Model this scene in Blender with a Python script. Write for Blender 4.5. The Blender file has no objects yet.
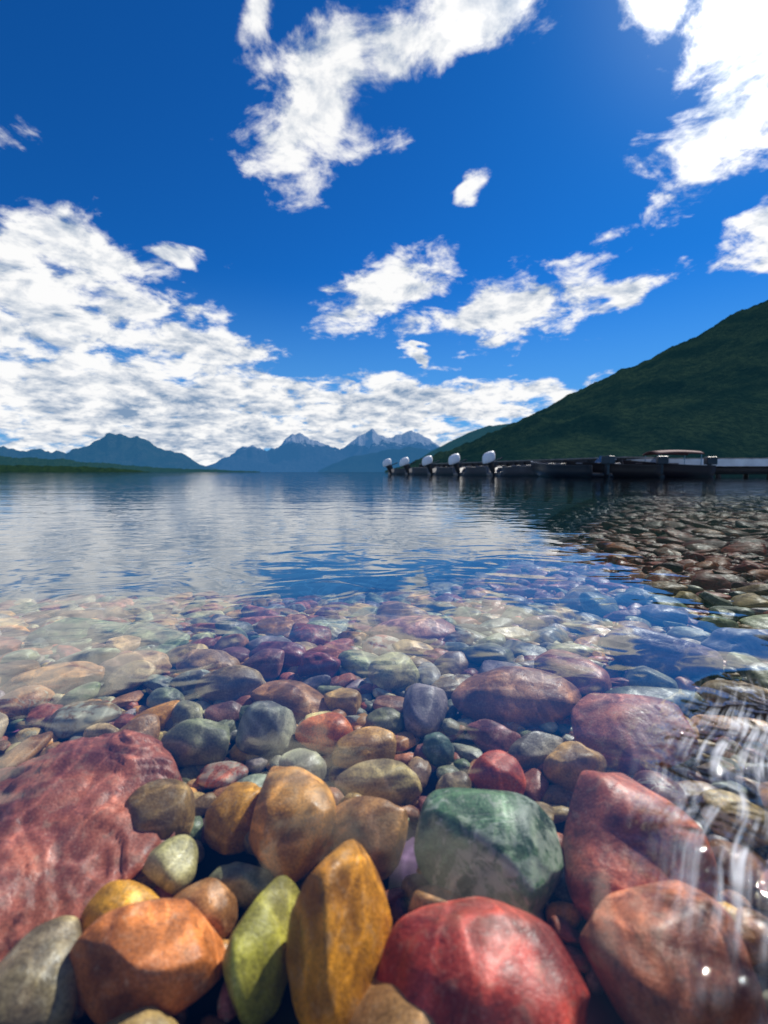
import bpy, bmesh, math, random
import numpy as np
from mathutils import Vector, noise, Matrix
random.seed(7); rng = np.random.default_rng(7)
S = bpy.context.scene
R = math.radians
S.view_settings.view_transform = 'Standard'
S.view_settings.look = 'None'
S.view_settings.exposure = 0
COL = S.collection

# ------------------------------------------------------------ node helpers
class NT:
    def __init__(s, tree): s.t = tree; s.n = tree.nodes; s.l = tree.links
    def new(s, typ, **kw):
        nd = s.n.new(typ)
        for k, v in kw.items(): setattr(nd, k, v)
        return nd
    def put(s, sock, v):
        if isinstance(v, bpy.types.NodeSocket): s.l.new(v, sock)
        elif v is not None: sock.default_value = v
    def m(s, op, a, b=None, c=None, clamp=False):
        nd = s.new('ShaderNodeMath', operation=op, use_clamp=clamp)
        s.put(nd.inputs[0], a)
        if b is not None: s.put(nd.inputs[1], b)
        if c is not None: s.put(nd.inputs[2], c)
        return nd.outputs[0]
    def v(s, op, a, b=None, out=0):
        nd = s.new('ShaderNodeVectorMath', operation=op)
        s.put(nd.inputs[0], a)
        if b is not None:
            if op == 'SCALE': s.put(nd.inputs[3], b)
            else: s.put(nd.inputs[1], b)
        return nd.outputs[out]
    def ss(s, x, a, b, lo=0.0, hi=1.0):
        nd = s.new('ShaderNodeMapRange', interpolation_type='SMOOTHSTEP')
        s.put(nd.inputs[0], x); s.put(nd.inputs[1], a); s.put(nd.inputs[2], b)
        s.put(nd.inputs[3], lo); s.put(nd.inputs[4], hi)
        return nd.outputs[0]
    def noise(s, vec, scale, detail=4, rough=.5, dist=0.0, out=0):
        nd = s.new('ShaderNodeTexNoise')
        s.put(nd.inputs['Vector'], vec); nd.inputs['Scale'].default_value = scale
        nd.inputs['Detail'].default_value = detail; nd.inputs['Roughness'].default_value = rough
        nd.inputs['Distortion'].default_value = dist
        return nd.outputs[out]
    def mix(s, f, a, b, blend='MIX'):
        nd = s.new('ShaderNodeMix', data_type='RGBA', blend_type=blend)
        s.put(nd.inputs[0], f)
        for i, q in ((6, a), (7, b)):
            if isinstance(q, tuple) and len(q) == 3: q = (*q, 1)
            s.put(nd.inputs[i], q)
        return nd.outputs[2]
    def sep(s, v):
        nd = s.new('ShaderNodeSeparateXYZ'); s.put(nd.inputs[0], v); return nd.outputs
    def comb(s, x, y, z):
        nd = s.new('ShaderNodeCombineXYZ')
        for i, q in enumerate((x, y, z)): s.put(nd.inputs[i], q)
        return nd.outputs[0]
    def mapping(s, v, loc=(0,0,0), rot=(0,0,0), sc=(1,1,1), typ='POINT'):
        nd = s.new('ShaderNodeMapping', vector_type=typ)
        s.put(nd.inputs[0], v)
        nd.inputs[1].default_value = loc; nd.inputs[2].default_value = rot; nd.inputs[3].default_value = sc
        return nd.outputs[0]

def new_mat(name):
    m = bpy.data.materials.new(name); m.use_nodes = True
    m.node_tree.nodes.clear()
    g = NT(m.node_tree)
    g.out = g.new('ShaderNodeOutputMaterial')
    return m, g

def simple_mat(name, col, rough=.6, var=.25, scale=3.0, bump=.0, metallic=0., stretch=(1,1,1)):
    m, g = new_mat(name)
    tc = g.new('ShaderNodeTexCoord').outputs['Object']
    n = g.noise(g.mapping(tc, sc=stretch), scale, 4, .6)
    f = g.ss(n, .3, .7)
    c = g.mix(f, tuple(x*(1-var) for x in col), tuple(min(1, x*(1+var)) for x in col))
    p = g.new('ShaderNodeBsdfPrincipled')
    g.put(p.inputs['Base Color'], c); p.inputs['Roughness'].default_value = rough
    p.inputs['Metallic'].default_value = metallic
    if bump:
        b = g.new('ShaderNodeBump'); b.inputs['Distance'].default_value = bump
        g.put(b.inputs['Height'], n); g.put(p.inputs['Normal'], b.outputs[0])
    g.l.new(p.outputs[0], g.out.inputs[0])
    return m

# ------------------------------------------------------------ sun + sky
SUN_AZ, SUN_EL = 38.0, 42.0
sv = Vector((math.sin(R(SUN_AZ))*math.cos(R(SUN_EL)), math.cos(R(SUN_AZ))*math.cos(R(SUN_EL)), math.sin(R(SUN_EL))))
sd = bpy.data.lights.new('sun', 'SUN'); sd.energy = 5.0; sd.angle = R(.5); sd.color = (1, .94, .86)
so = bpy.data.objects.new('sun', sd); COL.objects.link(so)
so.rotation_euler = sv.to_track_quat('Z', 'Y').to_euler(); so.location = sv*50

W = bpy.data.worlds.new('World'); S.world = W; W.use_nodes = True
W.node_tree.nodes.clear(); g = NT(W.node_tree)
wo = g.new('ShaderNodeOutputWorld'); bg = g.new('ShaderNodeBackground'); bg.inputs[1].default_value = .1
g.l.new(bg.outputs[0], wo.inputs[0])
sky = g.new('ShaderNodeTexSky', sky_type='NISHITA')
sky.sun_disc = False; sky.sun_elevation = R(SUN_EL); sky.sun_rotation = R(SUN_AZ)
sky.altitude = 1000; sky.air_density = 1.0; sky.dust_density = .3; sky.ozone_density = 3.0
d = g.v('NORMALIZE', g.new('ShaderNodeTexCoord').outputs['Generated'])
x, y, z = g.sep(d)
skyc = g.mix(1.0, sky.outputs[0], (.05, .47, 1.0), 'MULTIPLY')
az = g.m('DEGREES', g.m('ARCTAN2', x, y)); el = g.m('DEGREES', g.m('ARCSINE', z))
zc = g.m('MAXIMUM', z, 0.0)
q = g.v('DIVIDE', g.v('MULTIPLY', d, (1, 1, 2.3)), g.comb(*[g.m('ADD', zc, .36)]*3))
wn = g.v('SUBTRACT', g.noise(q, 4.5, 3, .6, out=1), (.5, .5, .5))
ae = g.v('ADD', g.comb(az, el, 0.0), g.v('MULTIPLY', wn, (12, 7.5, 0)))
blobs = [(-7.5,35.2,9.5,4.6,20),(-13,41.5,3.0,3.0,0),(9,40.8,13,4.2,12),
 (9.9,28.8,2.8,1.3,25),(0.0,20.2,8,3.2,22),(14,17.2,14,3.6,8),(24,18.6,6,2.0,10),(2.8,13.1,2.2,.7,0),
 (37,33,9.5,10,0),(27.5,40,5.5,4.5,0),(39,21,5.5,3.0,20),(43,42,9,8,0),
 (-35,15.8,15,6.8,-5),(-20.4,13.6,9.5,4.4,-16),(-31,21.3,7,2.6,-5),(-22.7,22.4,2.6,.9,0),
 (-25.6,7.6,25,4.6,0),(2.5,8.0,21,3.0,0),(-17.5,4.0,30,3.4,0),(-39,27.5,3.4,2.6,0),
 (-85,25,25,9,0),(95,30,25,10,0),(180,38,55,14,0),(-178,34,60,14,0)]  # last two: unseen clouds behind the camera, added as fill light
dmin = None
for (a, e, ra, re, rt) in blobs:
    L = g.v('LENGTH', g.mapping(ae, loc=(a, e, 0), rot=(0, 0, R(rt)), sc=(ra, re, 1), typ='TEXTURE'), out=1)
    dmin = L if dmin is None else g.m('MINIMUM', dmin, L)
mask = g.m('MAXIMUM', g.m('SUBTRACT', 1.0, dmin), -1.2)
n1 = g.noise(q, 8.0, 9, .62, .25); n2 = g.noise(g.v('ADD', q, tuple(sv*.05)), 8.0, 5, .62, .25)
low = g.ss(el, 14.0, 6.0)
dens = g.m('ADD', g.m('MULTIPLY', mask, 1.4), g.m('MULTIPLY', g.m('SUBTRACT', n1, g.m('SUBTRACT', .495, g.m('MULTIPLY', low, .09))), 4.2))
alpha = g.ss(dens, .0, .85)
lit = g.m('ADD', .86, g.m('MULTIPLY', g.m('SUBTRACT', n1, n2), 3.8))
lit = g.m('SUBTRACT', lit, g.m('MULTIPLY', g.ss(dens, .6, 2.0, 0, .34), g.ss(el, 8, 26, 1.5, .8)), clamp=True)
cc = g.mix(lit, (.22, .33, .50), (1.0, 1.0, 1.0))
dots = g.m('MAXIMUM', g.v('DOT_PRODUCT', d, tuple(sv), out=1), 0.0)
boost = g.m('ADD', 9.8, g.m('MULTIPLY', g.m('POWER', dots, 40.0), 12.0))
cc = g.v('SCALE', cc, boost)
hz = g.ss(el, 0.0, 22.0, .85, 0.0)
skyc = g.mix(hz, skyc, (1.4, 4.0, 7.6))
skyc = g.mix(g.m('MULTIPLY', g.m('POWER', dots, 90.0), .3), skyc, (8, 9, 10))
g.put(bg.inputs[0], g.mix(alpha, skyc, cc))

# ------------------------------------------------------------ camera
cam = bpy.data.cameras.new('camera'); co = bpy.data.objects.new('camera', cam); COL.objects.link(co)
CH = .22
co.location = (0, 0, CH); co.rotation_euler = (R(90-4.76), 0, 0)
cam.sensor_fit = 'VERTICAL'; cam.sensor_height = 24; cam.lens = 11.25
cam.clip_start = .01; cam.clip_end = 80000
cam.dof.use_dof = True; cam.dof.focus_distance = 1.1; cam.dof.aperture_fstop = 3.2
S.camera = co

# ------------------------------------------------------------ lake bed
def sstep(a, b, v):
    t = np.clip((v-a)/(b-a), 0, 1); return t*t*(3-2*t)
def bed_z(x, y):
    x = np.asarray(x, float); y = np.asarray(y, float)
    dd = np.maximum(0, y-.8)
    side = sstep(-.1, .5, x/(np.abs(y)+.8))
    left = np.minimum(.13*dd + .045*dd*dd, 9)
    right = np.minimum(.036*dd, .7) + np.minimum(np.maximum(0, dd-30)*.05, 9)
    return -.14 - (left*(1-side) + right*side) + .012*np.sin(x*3.1+1)*np.sin(y*2.3)*np.clip(dd, 0, 1)

def mesh_obj(name, V, F, mat=None, smooth=True):
    me = bpy.data.meshes.new(name)
    V = np.asarray(V, np.float32); F = np.asarray(F, np.int32)
    k = F.shape[1]
    me.vertices.add(len(V)); me.vertices.foreach_set('co', V.ravel())
    me.loops.add(F.size); me.loops.foreach_set('vertex_index', F.ravel())
    me.polygons.add(len(F)); me.polygons.foreach_set('loop_start', np.arange(0, F.size, k, dtype=np.int32))
    me.update(calc_edges=True)
    me.polygons.foreach_set('use_smooth', np.full(len(F), smooth))
    if mat: me.materials.append(mat)
    ob = bpy.data.objects.new(name, me); COL.objects.link(ob)
    return ob

def polar(name, rings, segs, zf, mat):
    V = [(0, 0, float(zf(0, 0)))]
    ang = np.linspace(0, 2*np.pi, segs, endpoint=False)
    for r in rings:
        X = r*np.sin(ang); Y = r*np.cos(ang); Z = zf(X, Y)*np.ones_like(X)
        V += list(zip(X, Y, Z))
    me = bpy.data.meshes.new(name); F = []
    for j in range(segs): F.append((0, 1+(j+1) % segs, 1+j))
    for i in range(len(rings)-1):
        a = 1+i*segs; b = a+segs
        for j in range(segs):
            k = (j+1) % segs
            F.append((a+j, a+k, b+k, b+j))
    me.from_pydata(V, [], F); me.update()
    for p in me.polygons: p.use_smooth = True
    me.materials.append(mat)
    o = bpy.data.objects.new(name, me); COL.objects.link(o)
    return o

def depth_tint(g, col, pz):  # absorption and blue scatter of deep water, painted into the surface colour
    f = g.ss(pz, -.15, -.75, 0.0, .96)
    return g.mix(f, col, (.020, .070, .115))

mb, g = new_mat('lake_bed_gravel')
pos = g.new('ShaderNodeNewGeometry').outputs['Position']; px, py, pz = g.sep(pos)
vo = g.new('ShaderNodeTexVoronoi'); g.put(vo.inputs['Vector'], g.v('MULTIPLY', pos, (1, 1, .2))); vo.inputs['Scale'].default_value = 9
vc = g.mix(.8, vo.outputs['Color'], (.12, .075, .05))
vc = g.mix(g.ss(vo.outputs['Distance'], .25, .7), vc, (.02, .018, .016))
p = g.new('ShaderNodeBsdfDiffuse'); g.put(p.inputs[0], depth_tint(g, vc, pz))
g.l.new(p.outputs[0], g.out.inputs[0])
rings = list(np.geomspace(.15, 22000, 110))
polar('lake_bed', rings, 160, lambda X, Y: bed_z(X, Y)-.012, mb)

# ------------------------------------------------------------ stones
def ico(sub):
    bm = bmesh.new(); bmesh.ops.create_icosphere(bm, subdivisions=sub, radius=1)
    V = np.array([v.co[:] for v in bm.verts]); F = np.array([[v.index for v in f.verts] for f in bm.faces]); bm.free()
    return V, F
def shape(V, r, facets=6, boxy=.8, lump=.10, cut=.85):
    P = np.sign(V)*np.abs(V)**boxy
    P /= np.linalg.norm(P, axis=1)[:, None]**.75
    for _ in range(4):
        k = r.normal(size=3)*1.5; ph = r.uniform(0, 6.28)
        P = P*(1+lump*.6*np.sin(V@k+ph))[:, None]
    for _ in range(4):
        k = r.normal(size=3)*4; ph = r.uniform(0, 6.28)
        P = P*(1+lump*.16*np.sin(V@k+ph))[:, None]
    for _ in range(facets):
        n = r.normal(size=3); n /= np.linalg.norm(n); o = r.uniform(cut-.14, cut+.1)
        dd = np.maximum(P@n-o, 0); dd = dd*dd/(dd+.05); P = P-np.outer(dd*.85, n)
    mx = np.abs(P).max(axis=0)
    return P/mx
I1, I2, I3, I5 = ico(2), ico(3), ico(4), ico(6)
lib1 = [shape(I1[0], rng, 4, .9) for _ in range(24)]
lib2 = [shape(I2[0], rng, 6, .84, .12, .80) for _ in range(36)]
lib3 = [shape(I3[0], rng, int(rng.integers(4, 13)), rng.uniform(.72, .9), rng.uniform(.09, .17), rng.uniform(.74, .86)) for _ in range(60)]

def rotm(rz, tx, ty):
    return np.array(Matrix.Rotation(rz, 3, 'Z') @ Matrix.Rotation(tx, 3, 'X') @ Matrix.Rotation(ty, 3, 'Y'))

class Pile:
    def __init__(s): s.V = []; s.F = []; s.C = []; s.S = []; s.n = 0
    def add(s, V, F, c, seed):
        s.V.append(V); s.F.append(F+s.n); s.n += len(V)
        s.C.append(np.tile(np.array([*c, 1.0], np.float32), (len(V), 1))); s.S.append(np.full(len(V), seed, np.float32))
    def build(s, name, mat):
        o = mesh_obj(name, np.concatenate(s.V), np.concatenate(s.F), mat)
        a = o.data.attributes.new('stone_color', 'FLOAT_COLOR', 'POINT'); a.data.foreach_set('color', np.concatenate(s.C).ravel())
        a = o.data.attributes.new('seed', 'FLOAT', 'POINT'); a.data.foreach_set('value', np.concatenate(s.S))
        return o

def stone_mat():
    m, g = new_mat('river_stone')
    pos = g.new('ShaderNodeNewGeometry').outputs['Position']; px, py, pz = g.sep(pos)
    ca = g.new('ShaderNodeAttribute', attribute_name='stone_color').outputs['Color']
    ca = g.v('MULTIPLY', ca, (.98, 1.03, .88))
    sa = g.new('ShaderNodeAttribute', attribute_name='seed').outputs['Fac']
    off = g.comb(g.m('MULTIPLY', sa, 3.7), g.m('MULTIPLY', sa, -1.9), g.m('MULTIPLY', sa, 5.3))
    P = g.v('ADD', pos, off)
    big = g.noise(P, 20, 2, .6, .5); med = g.noise(P, 80, 5, .66, .5); fine = g.noise(P, 480, 1, .6)
    c = g.mix(g.ss(big, .32, .68), g.v('MULTIPLY', ca, (.58, .52, .55)), g.v('MULTIPLY', ca, (1.42, 1.36, 1.15)))
    c = g.mix(g.ss(med, .52, .72, 0, .48), c, g.mix(.6, ca, (.50, .42, .30)))
    c = g.mix(g.ss(med, .47, .32, 0, .6), c, g.v('MULTIPLY', ca, (.30, .28, .30)))
    c = g.mix(g.ss(fine, .36, .56, .36, 0), c, (.03, .022, .018))
    c = g.mix(g.ss(fine, .60, .74, 0, .20), c, (.50, .44, .34))
    r1 = g.m('FRACT', g.m('MULTIPLY', sa, 7.31))
    vn = g.noise(P, 15, 3, .6, .9)
    vein = g.m('ABSOLUTE', g.m('SUBTRACT', vn, .5))
    vf = g.m('MULTIPLY', g.ss(vein, .0, .012, .6, 0), g.ss(r1, .80, .82))
    vf = g.m('MAXIMUM', vf, g.m('MULTIPLY', g.ss(g.m('MULTIPLY', g.m('ADD', vn, med), .5), .48, .56, 0, .6), g.ss(r1, .895, .90)))
    c = g.mix(vf, c, (.46, .50, .38))
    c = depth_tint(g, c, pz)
    p = g.new('ShaderNodeBsdfPrincipled'); g.put(p.inputs['Base Color'], c)
    g.put(p.inputs['Roughness'], g.ss(med, .3, .7, .34, .56)); g.put(p.inputs['Specular IOR Level'], g.ss(py, .5, 1.6, .30, .13))
    h = g.m('ADD', g.m('MULTIPLY', med, .32), g.m('ADD', g.m('MULTIPLY', big, 1.1), g.m('MULTIPLY', fine, .06)))
    b = g.new('ShaderNodeBump'); b.inputs['Distance'].default_value = .005; b.inputs['Strength'].default_value = .7
    g.put(b.inputs['Height'], h); g.put(p.inputs['Normal'], b.outputs[0])
    g.l.new(p.outputs[0], g.out.inputs[0])
    return m
SM = stone_mat()

# large stones, mostly projected from image coordinates onto the bed: X, Y, half length, half width, half height, heading deg, facets, colour, seed
H = [
(-.305,.42,.130,.145,.040,10,16,(.40,.115,.09),.2),(-.237,.577,.05,.034,.032,-20,6,(.25,.26,.18),.4),
(-.154,.612,.038,.048,.036,-15,8,(.27,.27,.26),.1),(-.242,.739,.06,.042,.033,0,5,(.28,.19,.12),.33),
(-.33,.86,.065,.04,.03,5,5,(.46,.27,.16),.2),(-.44,.84,.065,.045,.026,10,5,(.48,.28,.17),.4),
(-.32,.66,.022,.048,.018,-35,5,(.60,.25,.04),.12),(-.197,.885,.06,.042,.034,0,6,(.20,.05,.065),.21),
(-.113,.822,.04,.034,.030,0,5,(.26,.06,.07),.3),(-.074,.607,.043,.032,.027,8,4,(.62,.15,.035),.05),
(.019,.79,.046,.042,.034,20,4,(.42,.40,.25),.2),(.059,.66,.032,.058,.036,-8,6,(.24,.19,.24),.11),
(.197,.68,.098,.056,.040,-5,4,(.42,.18,.09),.41),(.222,.531,.038,.030,.028,25,5,(.36,.20,.08),.2),
(.127,.513,.030,.032,.030,20,7,(.45,.07,.04),.31),(.325,.59,.078,.07,.036,-35,9,(.44,.14,.10),.1),
(.19,.572,.045,.02,.022,22,4,(.28,.23,.20),.22),(-.023,.565,.042,.03,.024,15,5,(.52,.27,.08),.33),
(-.004,.503,.050,.026,.026,8,5,(.52,.38,.19),.43),(-.097,.53,.03,.025,.022,0,4,(.30,.29,.24),.2),
(-.223,.443,.035,.034,.032,0,5,(.29,.17,.07),.42),(-.150,.452,.027,.035,.028,-25,9,(.56,.25,.03),.3),
(-.085,.43,.042,.056,.044,20,8,(.54,.23,.05),.2),(-.011,.42,.045,.036,.034,0,6,(.46,.22,.09),.41),
(.095,.395,.068,.062,.046,-10,11,(.10,.18,.11),.1),(.226,.40,.075,.075,.050,0,8,(.48,.12,.08),.3),
(-.125,.382,.032,.017,.018,-4,4,(.24,.23,.15),.2),(-.142,.353,.034,.023,.022,-15,5,(.36,.15,.06),.41),
(-.165,.308,.055,.038,.034,0,6,(.54,.16,.045),.11),(-.084,.314,.026,.046,.032,-8,12,(.42,.37,.06),.22),
(-.028,.314,.034,.060,.058,-12,15,(.66,.26,.02),.33),(.070,.280,.076,.058,.046,8,8,(.44,.05,.04),.2),
(-.207,.352,.034,.026,.022,-20,8,(.66,.30,.03),.3),(-.236,.29,.032,.04,.03,20,6,(.32,.24,.15),.41),
(.195,.295,.062,.052,.040,0,7,(.40,.12,.07),.1),(-.15,.255,.04,.024,.022,5,5,(.46,.30,.14),.2),
(-.75,1.13,.115,.08,.035,5,5,(.22,.28,.18),.2),(-.55,.77,.078,.05,.026,10,6,(.55,.26,.10),.3),
(.41,.70,.08,.036,.024,-8,5,(.13,.14,.10),.2),(.53,.69,.065,.05,.03,-15,5,(.32,.2,.13),.3),
(.515,.85,.11,.065,.045,-10,6,(.18,.11,.16),.1),(.062,1.13,.12,.08,.035,0,5,(.45,.20,.15),.42),
(-.58,1.11,.12,.06,.03,0,5,(.27,.30,.22),.2),(.70,.92,.07,.05,.035,0,5,(.22,.2,.24),.3),
(.069,.572,.022,.022,.022,0,7,(.08,.13,.13),.1),(.0,.64,.03,.025,.02,20,5,(.20,.19,.10),.2),
(-.06,.70,.032,.028,.022,0,5,(.45,.26,.10),.3),(-.035,.465,.02,.018,.02,0,5,(.48,.30,.12),.1),
(.078,.497,.022,.025,.022,0,6,(.42,.30,.17),.42),(-.06,.475,.022,.02,.018,20,4,(.33,.12,.06),.2),
(.045,.352,.028,.02,.02,15,5,(.36,.17,.07),.12),(-.19,.40,.028,.024,.02,-30,9,(.36,.31,.18),.92),
(.29,.27,.04,.05,.035,20,6,(.24,.14,.1),.3),(.012,.255,.04,.05,.03,20,6,(.40,.2,.09),.1),
(-.33,.70,.03,.024,.02,0,6,(.24,.27,.2),.2),(-.28,.655,.035,.022,.02,-30,5,(.3,.27,.2),.2),
]
pile = Pile(); placed = []
for i, (X, Y, a, b_, c, rz, fc, colr, sd_) in enumerate(H):
    base = I5 if a > .04 and Y < .6 else I3
    r = np.random.default_rng(100+i)
    P = shape(base[0], r, fc, .84 if fc < 9 else .76, .13, .82 if fc < 9 else .76)
    if i == 0:      # cleaved slab: stepped bedding ledges on the top face
        for k in range(len(P)):
            if P[k, 2] > .1:
                nn = noise.fractal(Vector((P[k, 0]*1.1+.25*P[k, 1], P[k, 1]*1.5, 4)), .9, 2, 3)*4.5
                fl = math.floor(nn); fr = nn-fl; st_ = fl+max(0, min(1, (fr-.82)/.18))
                P[k, 2] += .12*st_+.03*noise.fractal(Vector((P[k, 0]*6, P[k, 1]*6, 1)), .8, 2, 4)
    P = P*np.array([a, b_, c])@rotm(R(rz), r.uniform(-.12, .12), r.uniform(-.12, .12)).T
    zb = float(bed_z(X, Y))
    P = P+np.array([X, Y, zb+c*.62])
    sd2 = sd_+i
    if i == 24: sd2 = (94+.96)/7.31
    elif Y < .6 and (7.31*sd2) % 1 > .79: sd2 += .06
    pile.add(P, base[1], colr, sd2)
    ca, sa_ = math.cos(R(rz)), math.sin(R(rz))
    mx, mn = max(a, b_), min(a, b_)
    ux, uy = (ca, sa_) if a >= b_ else (-sa_, ca)
    for t in (-1, 0, 1): placed.append((X+ux*t*(mx-mn), Y+uy*t*(mx-mn), mn*1.02))

PAL = [((.42,.14,.10),10),((.32,.09,.06),9),((.22,.08,.085),8),((.22,.17,.22),7),((.25,.28,.19),10),((.17,.20,.13),8),
       ((.29,.28,.26),9),((.50,.34,.18),10),((.56,.27,.08),8),((.40,.18,.09),10),((.26,.15,.08),9),((.52,.45,.32),6),((.13,.14,.14),5)]
pc = [p_[0] for p_ in PAL]; pw = np.array([p_[1] for p_ in PAL], float); pw /= pw.sum()
PALR = np.array([1.8,2.4,1.2,.2,.1,.3,.05,.8,1.8,3.4,2.6,.1,.3])*pw; PALR /= PALR.sum()
def rcol(X, Y):
    right = X > .25*Y and Y > 1.6
    c = np.array(pc[rng.choice(len(pc), p=PALR if right else pw)])*rng.uniform(.75, 1.2)
    if right: c = c*np.array([.74, .42, .27])
    return np.clip(c*rng.uniform(.92, 1.08, 3), .01, .7)

def pack(cands, occ, cell, tight):
    grid = {}
    def add(q_):
        grid.setdefault((int(q_[0]//cell), int(q_[1]//cell)), []).append(q_)
    for o_ in occ: add(o_)
    rm = max([o_[2] for o_ in occ]+[c_[2] for c_ in cands]); k = int(math.ceil(2*rm/cell))
    res = []
    for cd in cands:
        x0, y0, r0 = cd; i, j = int(x0//cell), int(y0//cell); ok = True
        for ii in range(i-k, i+k+1):
            for jj in range(j-k, j+k+1):
                for (x1, y1, r1) in grid.get((ii, jj), ()):
                    if (x0-x1)**2+(y0-y1)**2 < (tight*(r0+r1))**2: ok = False; break
                if not ok: break
            if not ok: break
        if ok: res.append(cd); add(cd)
    return res

def zone(y0, y1, rlo, rhi, n, xl, xr, occ, cell, tight=.86, bb=2.6):
    Y = np.sqrt(rng.uniform(y0*y0, y1*y1, n)); t = rng.uniform(0, 1, n)
    X = (-xl(Y))*(1-t)+xr(Y)*t
    rr = np.sort(rlo+(rhi-rlo)*rng.beta(1.0, bb, n))[::-1]
    return pack(list(zip(X, Y, rr)), occ, cell, tight)

z1 = zone(.1, 2.3, .009, .072, 30000, lambda Y: .95*Y+.25, lambda Y: .95*Y+.25, placed, .06, .82, 4.5)
occ1 = placed+z1
z2 = zone(2.2, 6.5, .030, .12, 17000, lambda Y: .9*Y, lambda Y: .95*Y+.3, [o for o in occ1 if o[1] > 1.9], .15, .82, 3)
z3 = zone(6.4, 26, .06, .17, 22000, lambda Y: -.04*Y, lambda Y: .95*Y+.3, [o for o in z2 if o[1] > 6], .3, .82)
def scatter(lst, lib, base, sink=.5, lo=.5, hi=.82):
    for (X, Y, r0) in lst:
        e = rng.uniform(1.0, 1.45); a = r0*e; b_ = r0/e; c = b_*rng.uniform(lo, hi)*(1 if r0 < .04 else .8)
        P = lib[rng.integers(len(lib))]*np.array([a, b_, c])*1.05
        P = P@rotm(rng.uniform(0, 6.28), rng.normal()*.18, rng.normal()*.18).T
        P = P+np.array([X, Y, float(bed_z(X, Y))+c*sink+rng.uniform(-.15, .3)*c])
        pile.add(P, base[1], rcol(X, Y), rng.uniform(0, 60))
scatter(z1, lib3, I3, .6, .42, .8)
scatter(z2, lib2, I2, .5, .30, .5)
scatter(z3, lib1, I1, .5, .22, .36)
gy = np.sqrt(rng.uniform(.01, 2.0**2, 7000)); gx = rng.uniform(-1, 1, 7000)*(.95*gy+.2)
scatter([(a_, b_, c_) for a_, b_, c_ in zip(gx, gy, rng.uniform(.007, .016, 7000)+gy*.004)], lib1, I1, .1)
pile.build('lake_stones', SM)

# ------------------------------------------------------------ water
mw, g = new_mat('lake_water')
geo = g.new('ShaderNodeNewGeometry')
pos = geo.outputs['Position']; px, py, pz = g.sep(pos)
far = g.ss(py, .7, 3.0, .25, 1.0)
calm = g.ss(px, .1, 1.6, 1.0, .75)
amp = g.m('MULTIPLY', far, calm)
w1 = g.noise(g.mapping(pos, rot=(0, 0, R(8)), sc=(1.3, 5.0, 1)), 1.0, 3, .5, .4)
w2 = g.noise(g.mapping(pos, rot=(0, 0, R(-12)), sc=(.25, .8, 1)), 1.0, 2, .5, .5)
h = g.m('ADD', g.m('MULTIPLY', w1, .0024), g.m('MULTIPLY', w2, .007))
h = g.m('MULTIPLY', h, amp)
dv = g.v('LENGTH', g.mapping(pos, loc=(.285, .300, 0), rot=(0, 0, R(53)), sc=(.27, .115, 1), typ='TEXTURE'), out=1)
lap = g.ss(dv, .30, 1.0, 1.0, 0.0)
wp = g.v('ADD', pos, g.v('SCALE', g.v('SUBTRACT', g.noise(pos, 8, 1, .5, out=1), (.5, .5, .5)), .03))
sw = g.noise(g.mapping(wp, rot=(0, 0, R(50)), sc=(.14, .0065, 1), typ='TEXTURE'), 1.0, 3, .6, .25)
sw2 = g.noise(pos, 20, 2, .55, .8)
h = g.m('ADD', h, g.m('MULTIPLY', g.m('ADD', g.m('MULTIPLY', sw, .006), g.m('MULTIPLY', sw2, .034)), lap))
gent = g.noise(g.mapping(pos, sc=(5, 7, 1)), 1.0, 2, .5, .8)
h = g.m('ADD', h, g.m('MULTIPLY', gent, .0030))
b = g.new('ShaderNodeBump'); b.inputs['Distance'].default_value = 1.0; b.inputs['Strength'].default_value = 1.0
g.put(b.inputs['Height'], h)
cs = g.m('ABSOLUTE', g.v('DOT_PRODUCT', geo.outputs['Incoming'], b.outputs[0], out=1))
F = g.m('ADD', .02, g.m('MULTIPLY', .98, g.m('POWER', g.m('SUBTRACT', 1.0, cs, clamp=True), 2.75)), clamp=True)
# ripple-focused light painted as a noise pattern in the water's transmission colour
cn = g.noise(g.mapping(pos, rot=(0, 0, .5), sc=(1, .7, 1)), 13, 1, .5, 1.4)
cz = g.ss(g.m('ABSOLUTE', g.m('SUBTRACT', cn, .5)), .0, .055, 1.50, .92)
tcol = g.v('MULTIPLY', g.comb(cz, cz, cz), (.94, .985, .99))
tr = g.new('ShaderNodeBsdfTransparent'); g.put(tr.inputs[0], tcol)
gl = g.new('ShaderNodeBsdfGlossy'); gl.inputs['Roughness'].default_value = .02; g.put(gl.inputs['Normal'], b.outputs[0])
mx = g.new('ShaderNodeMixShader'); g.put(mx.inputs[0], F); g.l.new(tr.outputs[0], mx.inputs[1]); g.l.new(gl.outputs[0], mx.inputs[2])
df = g.new('ShaderNodeBsdfDiffuse'); df.inputs[0].default_value = (.85, .88, .9, 1)  # diffuse white, painted as streaks for sun glint and splash
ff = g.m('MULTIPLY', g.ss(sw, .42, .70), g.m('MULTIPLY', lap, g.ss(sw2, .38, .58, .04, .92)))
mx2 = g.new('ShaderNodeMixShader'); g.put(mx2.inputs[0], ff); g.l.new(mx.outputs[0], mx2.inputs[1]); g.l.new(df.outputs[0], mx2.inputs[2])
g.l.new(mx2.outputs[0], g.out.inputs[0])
polar('lake_water', list(np.geomspace(.2, 21500, 70)), 96, lambda X, Y: 0.0*np.asarray(X, float), mw)

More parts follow.
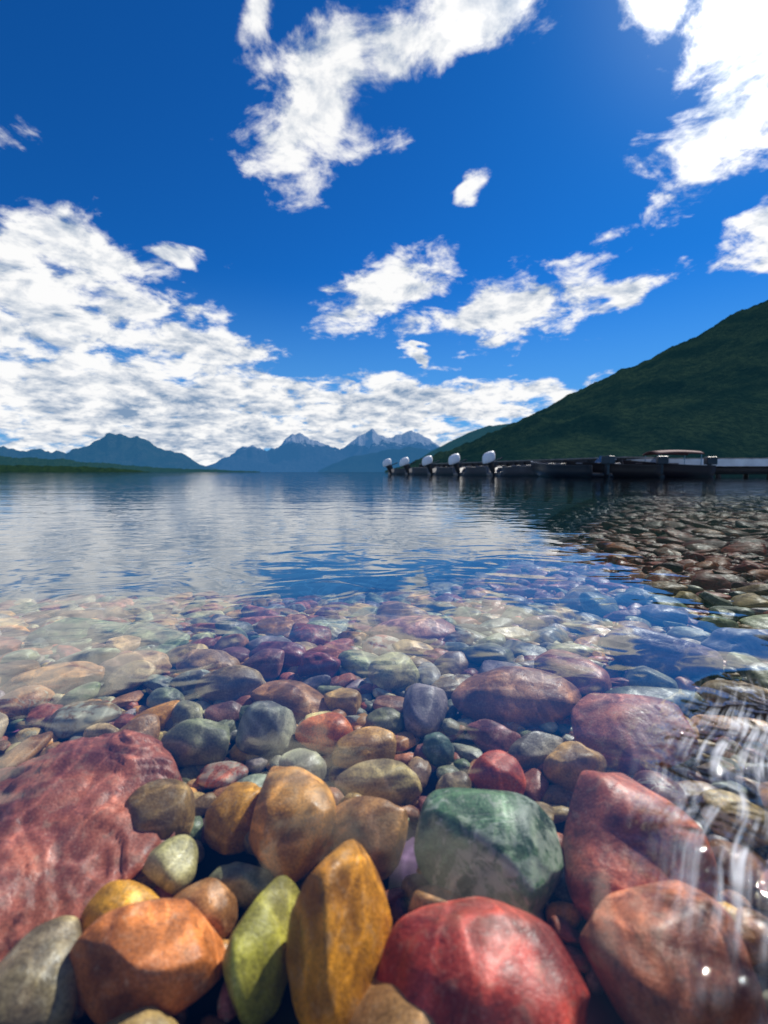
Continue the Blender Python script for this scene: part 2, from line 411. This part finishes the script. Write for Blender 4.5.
# ------------------------------------------------------------ mountains
def terrain_mat(name, ca, cb, haze, hcol, snow=None, scale=.01, bump=20):
    m, g = new_mat(name)
    geo = g.new('ShaderNodeNewGeometry'); pos = geo.outputs['Position']; px, py, pz = g.sep(pos)
    n = g.noise(pos, scale, 5, .65); n2 = g.noise(pos, scale*9, 4, .7)
    c = g.mix(g.ss(n, .38, .62), ca, cb)
    c = g.mix(g.ss(n2, .4, .62, .6, 0), c, tuple(v*.35 for v in ca))
    if snow:
        sn = g.noise(g.v('MULTIPLY', pos, (1, .6, .5)), snow[2], 5, .7)
        lvl = g.m('ADD', pz, g.m('MULTIPLY', g.m('SUBTRACT', sn, .5), snow[1]))
        c = g.mix(g.ss(lvl, snow[0], snow[0]*1.08, 0, .9), c, (.8, .83, .88))
    p = g.new('ShaderNodeBsdfDiffuse'); g.put(p.inputs[0], c)
    b = g.new('ShaderNodeBump'); b.inputs['Distance'].default_value = bump; g.put(b.inputs['Height'], n2); g.put(p.inputs['Normal'], b.outputs[0])
    e = g.new('ShaderNodeEmission'); e.inputs[0].default_value = (*hcol, 1); e.inputs[1].default_value = 1  # aerial haze painted in as an even blue glow over the slopes
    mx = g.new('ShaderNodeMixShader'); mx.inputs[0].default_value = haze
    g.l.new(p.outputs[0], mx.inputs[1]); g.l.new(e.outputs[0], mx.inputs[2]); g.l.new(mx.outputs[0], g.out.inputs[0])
    return m

def slopes(tab):
    """bearing tangent and height-over-distance for each skyline point given in image pixels"""
    out = []
    for (xx, yy) in tab:
        v = (512-yy)/480; Y = .9965+.083*v
        out.append(((xx-384)/480/Y, (.9965*v-.083)/Y))
    return np.array(out)
def ridge(name, tab, Ys, Yr, Yb, rough, nsc, mat, nc=360, nr=70, jag=0.0, seed=0, prof=0.0, expo=.95):
    T = slopes(tab)
    us = np.linspace(T[0, 0], T[-1, 0], nc); hs = np.interp(us, T[:, 0], T[:, 1])
    if prof:
        for j in range(nc):
            hs[j] += prof*min(1, hs[j]/.03)*(noise.fractal(Vector((us[j]*28, seed, .5)), .9, 2.1, 5)*1.3)
    V = []
    ir = int(round((Yr-Ys)/(Yb-Ys)*(nr-1)))
    for i in range(nr):
        Y = Ys+(Yr-Ys)*i/ir if i <= ir else Yr+(Yb-Yr)*(i-ir)/(nr-1-ir)
        for j in range(nc):
            u = us[j]; H_ = hs[j]*Yr
            s = max(0, (Y-Ys)/(Yr-Ys)) if Y <= Yr else max(0, 1-((Y-Yr)/(Yb-Yr))**1.2)
            s = s**expo
            X = u*Y
            nz = noise.ridged_multi_fractal(Vector((X/nsc+seed, Y/nsc*.6, seed)), 1.0, 2.1, 5, 1.0, 2.0)-1.0
            w_ = math.sin(min(1, s)*math.pi)*.8+.2*s if prof else min(1, s*1.6)
            z_ = H_*s+rough*nz*w_*min(1.0, H_/(.03*Yr)+.15)
            if jag: z_ += jag*noise.noise(Vector((X/jag*.35, Y/jag*.35, 3)))*min(1, s*3)
            V.append((X, Y, z_-6*(1-min(1, s*20))))
    F = []
    for i in range(nr-1):
        for j in range(nc-1):
            a = i*nc+j; F.append((a, a+1, a+nc+1, a+nc))
    return mesh_obj(name, V, F, mat)

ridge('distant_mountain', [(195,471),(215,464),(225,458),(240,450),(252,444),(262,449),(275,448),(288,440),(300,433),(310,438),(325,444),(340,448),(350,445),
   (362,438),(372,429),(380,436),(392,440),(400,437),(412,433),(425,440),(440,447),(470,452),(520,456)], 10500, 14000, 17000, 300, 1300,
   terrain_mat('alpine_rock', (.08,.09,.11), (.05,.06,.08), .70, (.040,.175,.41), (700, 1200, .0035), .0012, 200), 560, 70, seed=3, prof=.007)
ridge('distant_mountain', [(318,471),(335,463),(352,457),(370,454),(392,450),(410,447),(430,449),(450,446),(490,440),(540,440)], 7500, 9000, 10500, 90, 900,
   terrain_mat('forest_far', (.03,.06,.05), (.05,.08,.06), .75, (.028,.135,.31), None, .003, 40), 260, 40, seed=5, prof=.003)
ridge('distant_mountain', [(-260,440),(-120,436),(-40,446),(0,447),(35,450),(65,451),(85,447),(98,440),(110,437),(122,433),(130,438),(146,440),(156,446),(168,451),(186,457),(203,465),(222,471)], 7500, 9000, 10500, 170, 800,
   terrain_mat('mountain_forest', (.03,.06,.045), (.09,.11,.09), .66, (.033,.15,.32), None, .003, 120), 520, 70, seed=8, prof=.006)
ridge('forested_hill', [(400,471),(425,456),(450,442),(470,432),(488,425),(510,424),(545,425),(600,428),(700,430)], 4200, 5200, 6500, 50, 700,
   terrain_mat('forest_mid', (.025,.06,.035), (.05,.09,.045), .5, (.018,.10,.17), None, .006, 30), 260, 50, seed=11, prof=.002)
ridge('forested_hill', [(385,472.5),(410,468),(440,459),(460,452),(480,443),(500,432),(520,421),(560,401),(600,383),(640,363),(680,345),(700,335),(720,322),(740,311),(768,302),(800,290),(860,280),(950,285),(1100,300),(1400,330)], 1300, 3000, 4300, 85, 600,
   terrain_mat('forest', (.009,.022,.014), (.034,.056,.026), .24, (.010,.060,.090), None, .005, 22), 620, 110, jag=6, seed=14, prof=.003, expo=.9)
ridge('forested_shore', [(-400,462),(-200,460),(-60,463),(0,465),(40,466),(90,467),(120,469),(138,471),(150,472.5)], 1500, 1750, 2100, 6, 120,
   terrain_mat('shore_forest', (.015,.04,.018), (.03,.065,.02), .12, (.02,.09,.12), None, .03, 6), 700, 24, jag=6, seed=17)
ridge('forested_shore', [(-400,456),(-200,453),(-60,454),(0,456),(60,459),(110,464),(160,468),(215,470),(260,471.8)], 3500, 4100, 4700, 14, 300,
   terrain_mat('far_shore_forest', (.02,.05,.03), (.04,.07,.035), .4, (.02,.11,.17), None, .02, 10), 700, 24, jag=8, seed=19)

# ------------------------------------------------------------ dock, pier, boats
def empty(name, loc=(0,0,0), rz=0):
    o = bpy.data.objects.new(name, None); COL.objects.link(o); o.location = loc; o.rotation_euler = (0, 0, rz); return o
def bm_obj(name, bm, mat, parent=None, smooth=False, bevel=0):
    me = bpy.data.meshes.new(name); bmesh.ops.recalc_face_normals(bm, faces=bm.faces); bm.to_mesh(me); bm.free()
    me.materials.append(mat)
    if smooth:
        for p_ in me.polygons: p_.use_smooth = True
    o = bpy.data.objects.new(name, me); COL.objects.link(o)
    if parent: o.parent = parent
    if bevel:
        md = o.modifiers.new('bevel', 'BEVEL'); md.width = bevel; md.segments = 2
    return o
def box(bm, cx, cy, cz, sx, sy, sz, rz=0):
    bmesh.ops.create_cube(bm, size=1, matrix=Matrix.Translation((cx, cy, cz)) @ Matrix.Rotation(rz, 4, 'Z') @ Matrix.Diagonal((sx, sy, sz, 1)))
def lathe(bm, prof, seg=20, cx=0, cy=0):
    rows = []
    for (r, z_) in prof:
        rows.append([bm.verts.new((cx+r*math.cos(2*math.pi*k/seg), cy+r*math.sin(2*math.pi*k/seg), z_)) for k in range(seg)])
    for i in range(len(rows)-1):
        for k in range(seg):
            bm.faces.new((rows[i][k], rows[i][(k+1) % seg], rows[i+1][(k+1) % seg], rows[i+1][k]))
    bm.faces.new(rows[-1]); bm.faces.new(rows[0][::-1])

wood_dark = simple_mat('wet_timber', (.030, .024, .02), .7, .5, 2.5, .01, stretch=(1, 1, 6))
wood_grey = simple_mat('weathered_planks', (.30, .27, .24), .75, .3, 4, .004)
A = Vector((11.3, 22.6, 0)); Bv = Vector((3.2, 43.6, 0)); D_ = (Bv-A); Ld = D_.length; ang = math.atan2(D_.y, D_.x)
dock = empty('dock', A, ang)
bm = bmesh.new()
nb = int(Ld/.2)
for i in range(nb): box(bm, (i+.5)*.2, -1.1+random.uniform(-.01, .01), .92+random.uniform(-.004, .004), .188, 2.3, .05)
bm_obj('deck_planks', bm, wood_grey, dock)
bm = bmesh.new()
for yy in (-2.2, 0.0): box(bm, Ld/2, yy, .695, Ld, .12, .39)
for yy in (-2.2, 0.0): box(bm, Ld/2, yy, .27, Ld, .09, .44)
for i in range(13): box(bm, i*Ld/12, -1.1, .5, .15, 2.08, .25)
bm_obj('frame', bm, wood_dark, dock)
bm = bmesh.new()
for i in range(13):
    for yy in (-2.0, -.2):
        lathe(bm, [(.13, -1.5), (.13, .78)], 12, i*Ld/12+.01, yy)
bm_obj('piles', bm, wood_dark, dock, True)
bm = bmesh.new()
for i in range(26): box(bm, .5+i*(Ld-1)/25, .16, .45, .16, .14, .7)
bm_obj('fenders', bm, simple_mat('rubber', (.02, .02, .022), .6), dock)

pier = empty('pier', (8.6, 23.2, 0), R(-2))
bm = bmesh.new()
for i in range(110): box(bm, 2.2+(i+.5)*.22, .9, .86+random.uniform(-.004, .004), .205, 1.9, .05)
bm_obj('deck_planks', bm, wood_grey, pier)
bm = bmesh.new()
box(bm, 14.3, -.08, .665, 24.2, .07, .34); box(bm, 14.3, 1.88, .665, 24.2, .07, .34)
bm_obj('fascia', bm, simple_mat('pale_fascia', (.78, .78, .76), .6, .12, 2), pier)
bm = bmesh.new()
for i in range(11):
    for yy in (.1, 1.7): lathe(bm, [(.11, -1.2), (.11, .80)], 12, 2.6+i*2.4, yy)
    box(bm, 2.6+i*2.4, .9, .42, .12, 1.7, .14)
box(bm, 14.3, .02, .30, 24.2, .06, .37)
bm_obj('piles', bm, wood_dark, pier, True)

white = simple_mat('white_cowl', (.85, .85, .85), .35, .04, 3)
black = simple_mat('motor_black', (.02, .02, .023), .35, .1, 3)
def boat(loc, rz, L, hcol, deckcol, canopy=None, shield=True, big_motor=False):
    e = empty('motorboat', loc, rz)
    hm = simple_mat('hull_paint', hcol, .3, .1, 2); dm = simple_mat('boat_interior', deckcol, .5, .1, 3)
    st = 13; bm = bmesh.new(); rows = []
    for i in range(st):
        t = i/(st-1); xx = (t-.5)*L
        w = .86*(1-max(0, (t-.45)/.55)**2.3)*(.9+.1*min(1, t*3))+.015; sh = .48+.26*t**2.2; kl = -.22+.5*max(0, (t-.6)/.4)**2.2
        ch = .06+.30*max(0, (t-.5)/.5)**1.6
        prof = [(0, kl), (w*.55, kl+(ch-kl)*.55), (w*.86, ch), (w*.97, (ch+sh)/2), (w, sh), (w+.03, sh+.03), (w-.07, sh+.03), (w-.10, sh-.28), (0, sh-.30)]
        row = [bm.verts.new((xx+(.25*(q_[1]-kl) if t > .9 else 0), q_[0], q_[1])) for q_ in prof]
        row2 = [row[0]]+[bm.verts.new((v.co.x, -v.co.y, v.co.z)) for v in row[1:-1]]+[row[-1]]
        rows.append((row, row2))
    for i in range(st-1):
        for side in (0, 1):
            r0, r1 = rows[i][side], rows[i+1][side]
            for k in range(len(r0)-1):
                try: bm.faces.new((r0[k], r1[k], r1[k+1], r0[k+1]))
                except ValueError: pass
    for end in (0, st-1):
        try: bm.faces.new(rows[end][0]+rows[end][1][-2:0:-1])
        except ValueError: pass
    bm_obj('hull', bm, hm, e, True)
    bm = bmesh.new(); box(bm, L*.27, 0, .60, L*.28, 1.0, .05); box(bm, -.25*L, 0, .42, .45, 1.4, .12); box(bm, -.02*L, .40, .46, .45, .45, .3); box(bm, -.02*L, -.40, .46, .45, .45, .3)
    bm_obj('seats_and_foredeck', bm, dm, e, bevel=.03)
    if shield:
        gm, gg = new_mat('windshield_glass'); pp = gg.new('ShaderNodeBsdfPrincipled'); pp.inputs['Base Color'].default_value = (.06, .08, .1, 1)
        pp.inputs['Roughness'].default_value = .08; pp.inputs['Alpha'].default_value = .7; gg.l.new(pp.outputs[0], gg.out.inputs[0])
        bm = bmesh.new(); v = [bm.verts.new(c) for c in ((.14*L, -.65, .60), (.20*L, 0, .62), (.14*L, .65, .60), (.08*L, .58, .90), (.13*L, 0, .94), (.08*L, -.58, .90))]
        bm.faces.new((v[0], v[1], v[4], v[5])); bm.faces.new((v[1], v[2], v[3], v[4])); bm_obj('windshield', bm, gm, e)
    if big_motor:
        mo = bpy.data.objects.new('outboard_motor', None); COL.objects.link(mo); mo.parent = e
        mo.location = (-L/2-.20, 0, .62); mo.rotation_euler = (0, R(-20), 0)
        bm = bmesh.new()
        lathe(bm, [(.19, .18), (.25, .21), (.275, .30), (.275, .46), (.25, .60), (.20, .68), (.10, .72), (.02, .725)], 20)
        for v in bm.verts: v.co.x *= 1.5; v.co.x += .25*(v.co.z-.5); v.co.y *= .95
        bm_obj('cowl', bm, white, mo, True)
        bm = bmesh.new()
        lathe(bm, [(.12, -.45), (.16, -.2), (.20, .02), (.235, .10), (.235, .18)], 18)
        box(bm, .16, 0, -.05, .22, .34, .34); box(bm, 0, 0, -.72, .15, .10, .6); box(bm, -.02, 0, -.98, .42, .06, .10)
        box(bm, .55, .12, .08, .75, .06, .07)
        bm_obj('leg_and_tiller', bm, black, mo, False, .01)
    else:
        bm = bmesh.new(); box(bm, -L/2-.16, 0, .72, .42, .34, .34); box(bm, -L/2-.12, 0, .35, .16, .14, .5); box(bm, -L/2-.12, 0, -.1, .3, .05, .4)
        bm_obj('outboard_motor', bm, black, e, bevel=.06)
    if canopy:
        bm = bmesh.new(); n = 8
        g_ = [[bm.verts.new(((-.36+.56*i/n)*L, -.80+1.6*j/n, 1.02+.13*(1-((j-n/2)/(n/2))**2)+.05*math.sin(i*3.14/n))) for j in range(n+1)] for i in range(n+1)]
        for i in range(n):
            for j in range(n): bm.faces.new((g_[i][j], g_[i+1][j], g_[i+1][j+1], g_[i][j+1]))
        o = bm_obj('canopy', bm, simple_mat('canvas', canopy, .8), e, True); md = o.modifiers.new('s', 'SOLIDIFY'); md.thickness = .05
        bm = bmesh.new()
        for sx in (-.33, .17):
            for sy in (-.75, .75): lathe(bm, [(.018, .45), (.018, 1.03)], 8, sx*L, sy)
        bm_obj('canopy_poles', bm, simple_mat('steel_tube', (.3, .3, .3), .3, metallic=1), e)
    return e
perp = ang-R(90)
for Yp, uu in ((41.2, .010), (37.6, .046), (33.8, .094), (30.1, .150), (26.5, .222)):
    stern = Vector((uu*Yp, Yp, 0)); hd = perp+random.uniform(-.05, .05)
    c_ = stern+Vector((math.cos(hd), math.sin(hd), 0))*2.15
    boat(c_, hd, 3.9, (.10, .11, .12), (.08, .08, .09), None, False, True)
boat((8.4, 22.3, 0), ang+.05, 4.4, (.02, .022, .028), (.06, .06, .065), None, False)
boat((10.0, 21.2, 0), R(160), 3.6, (.03, .025, .025), (.3, .3, .3), None, True)
boat((12.6, 21.6, 0), R(172), 3.4, (.03, .022, .024), (.10, .08, .08), (.14, .05, .045), True)
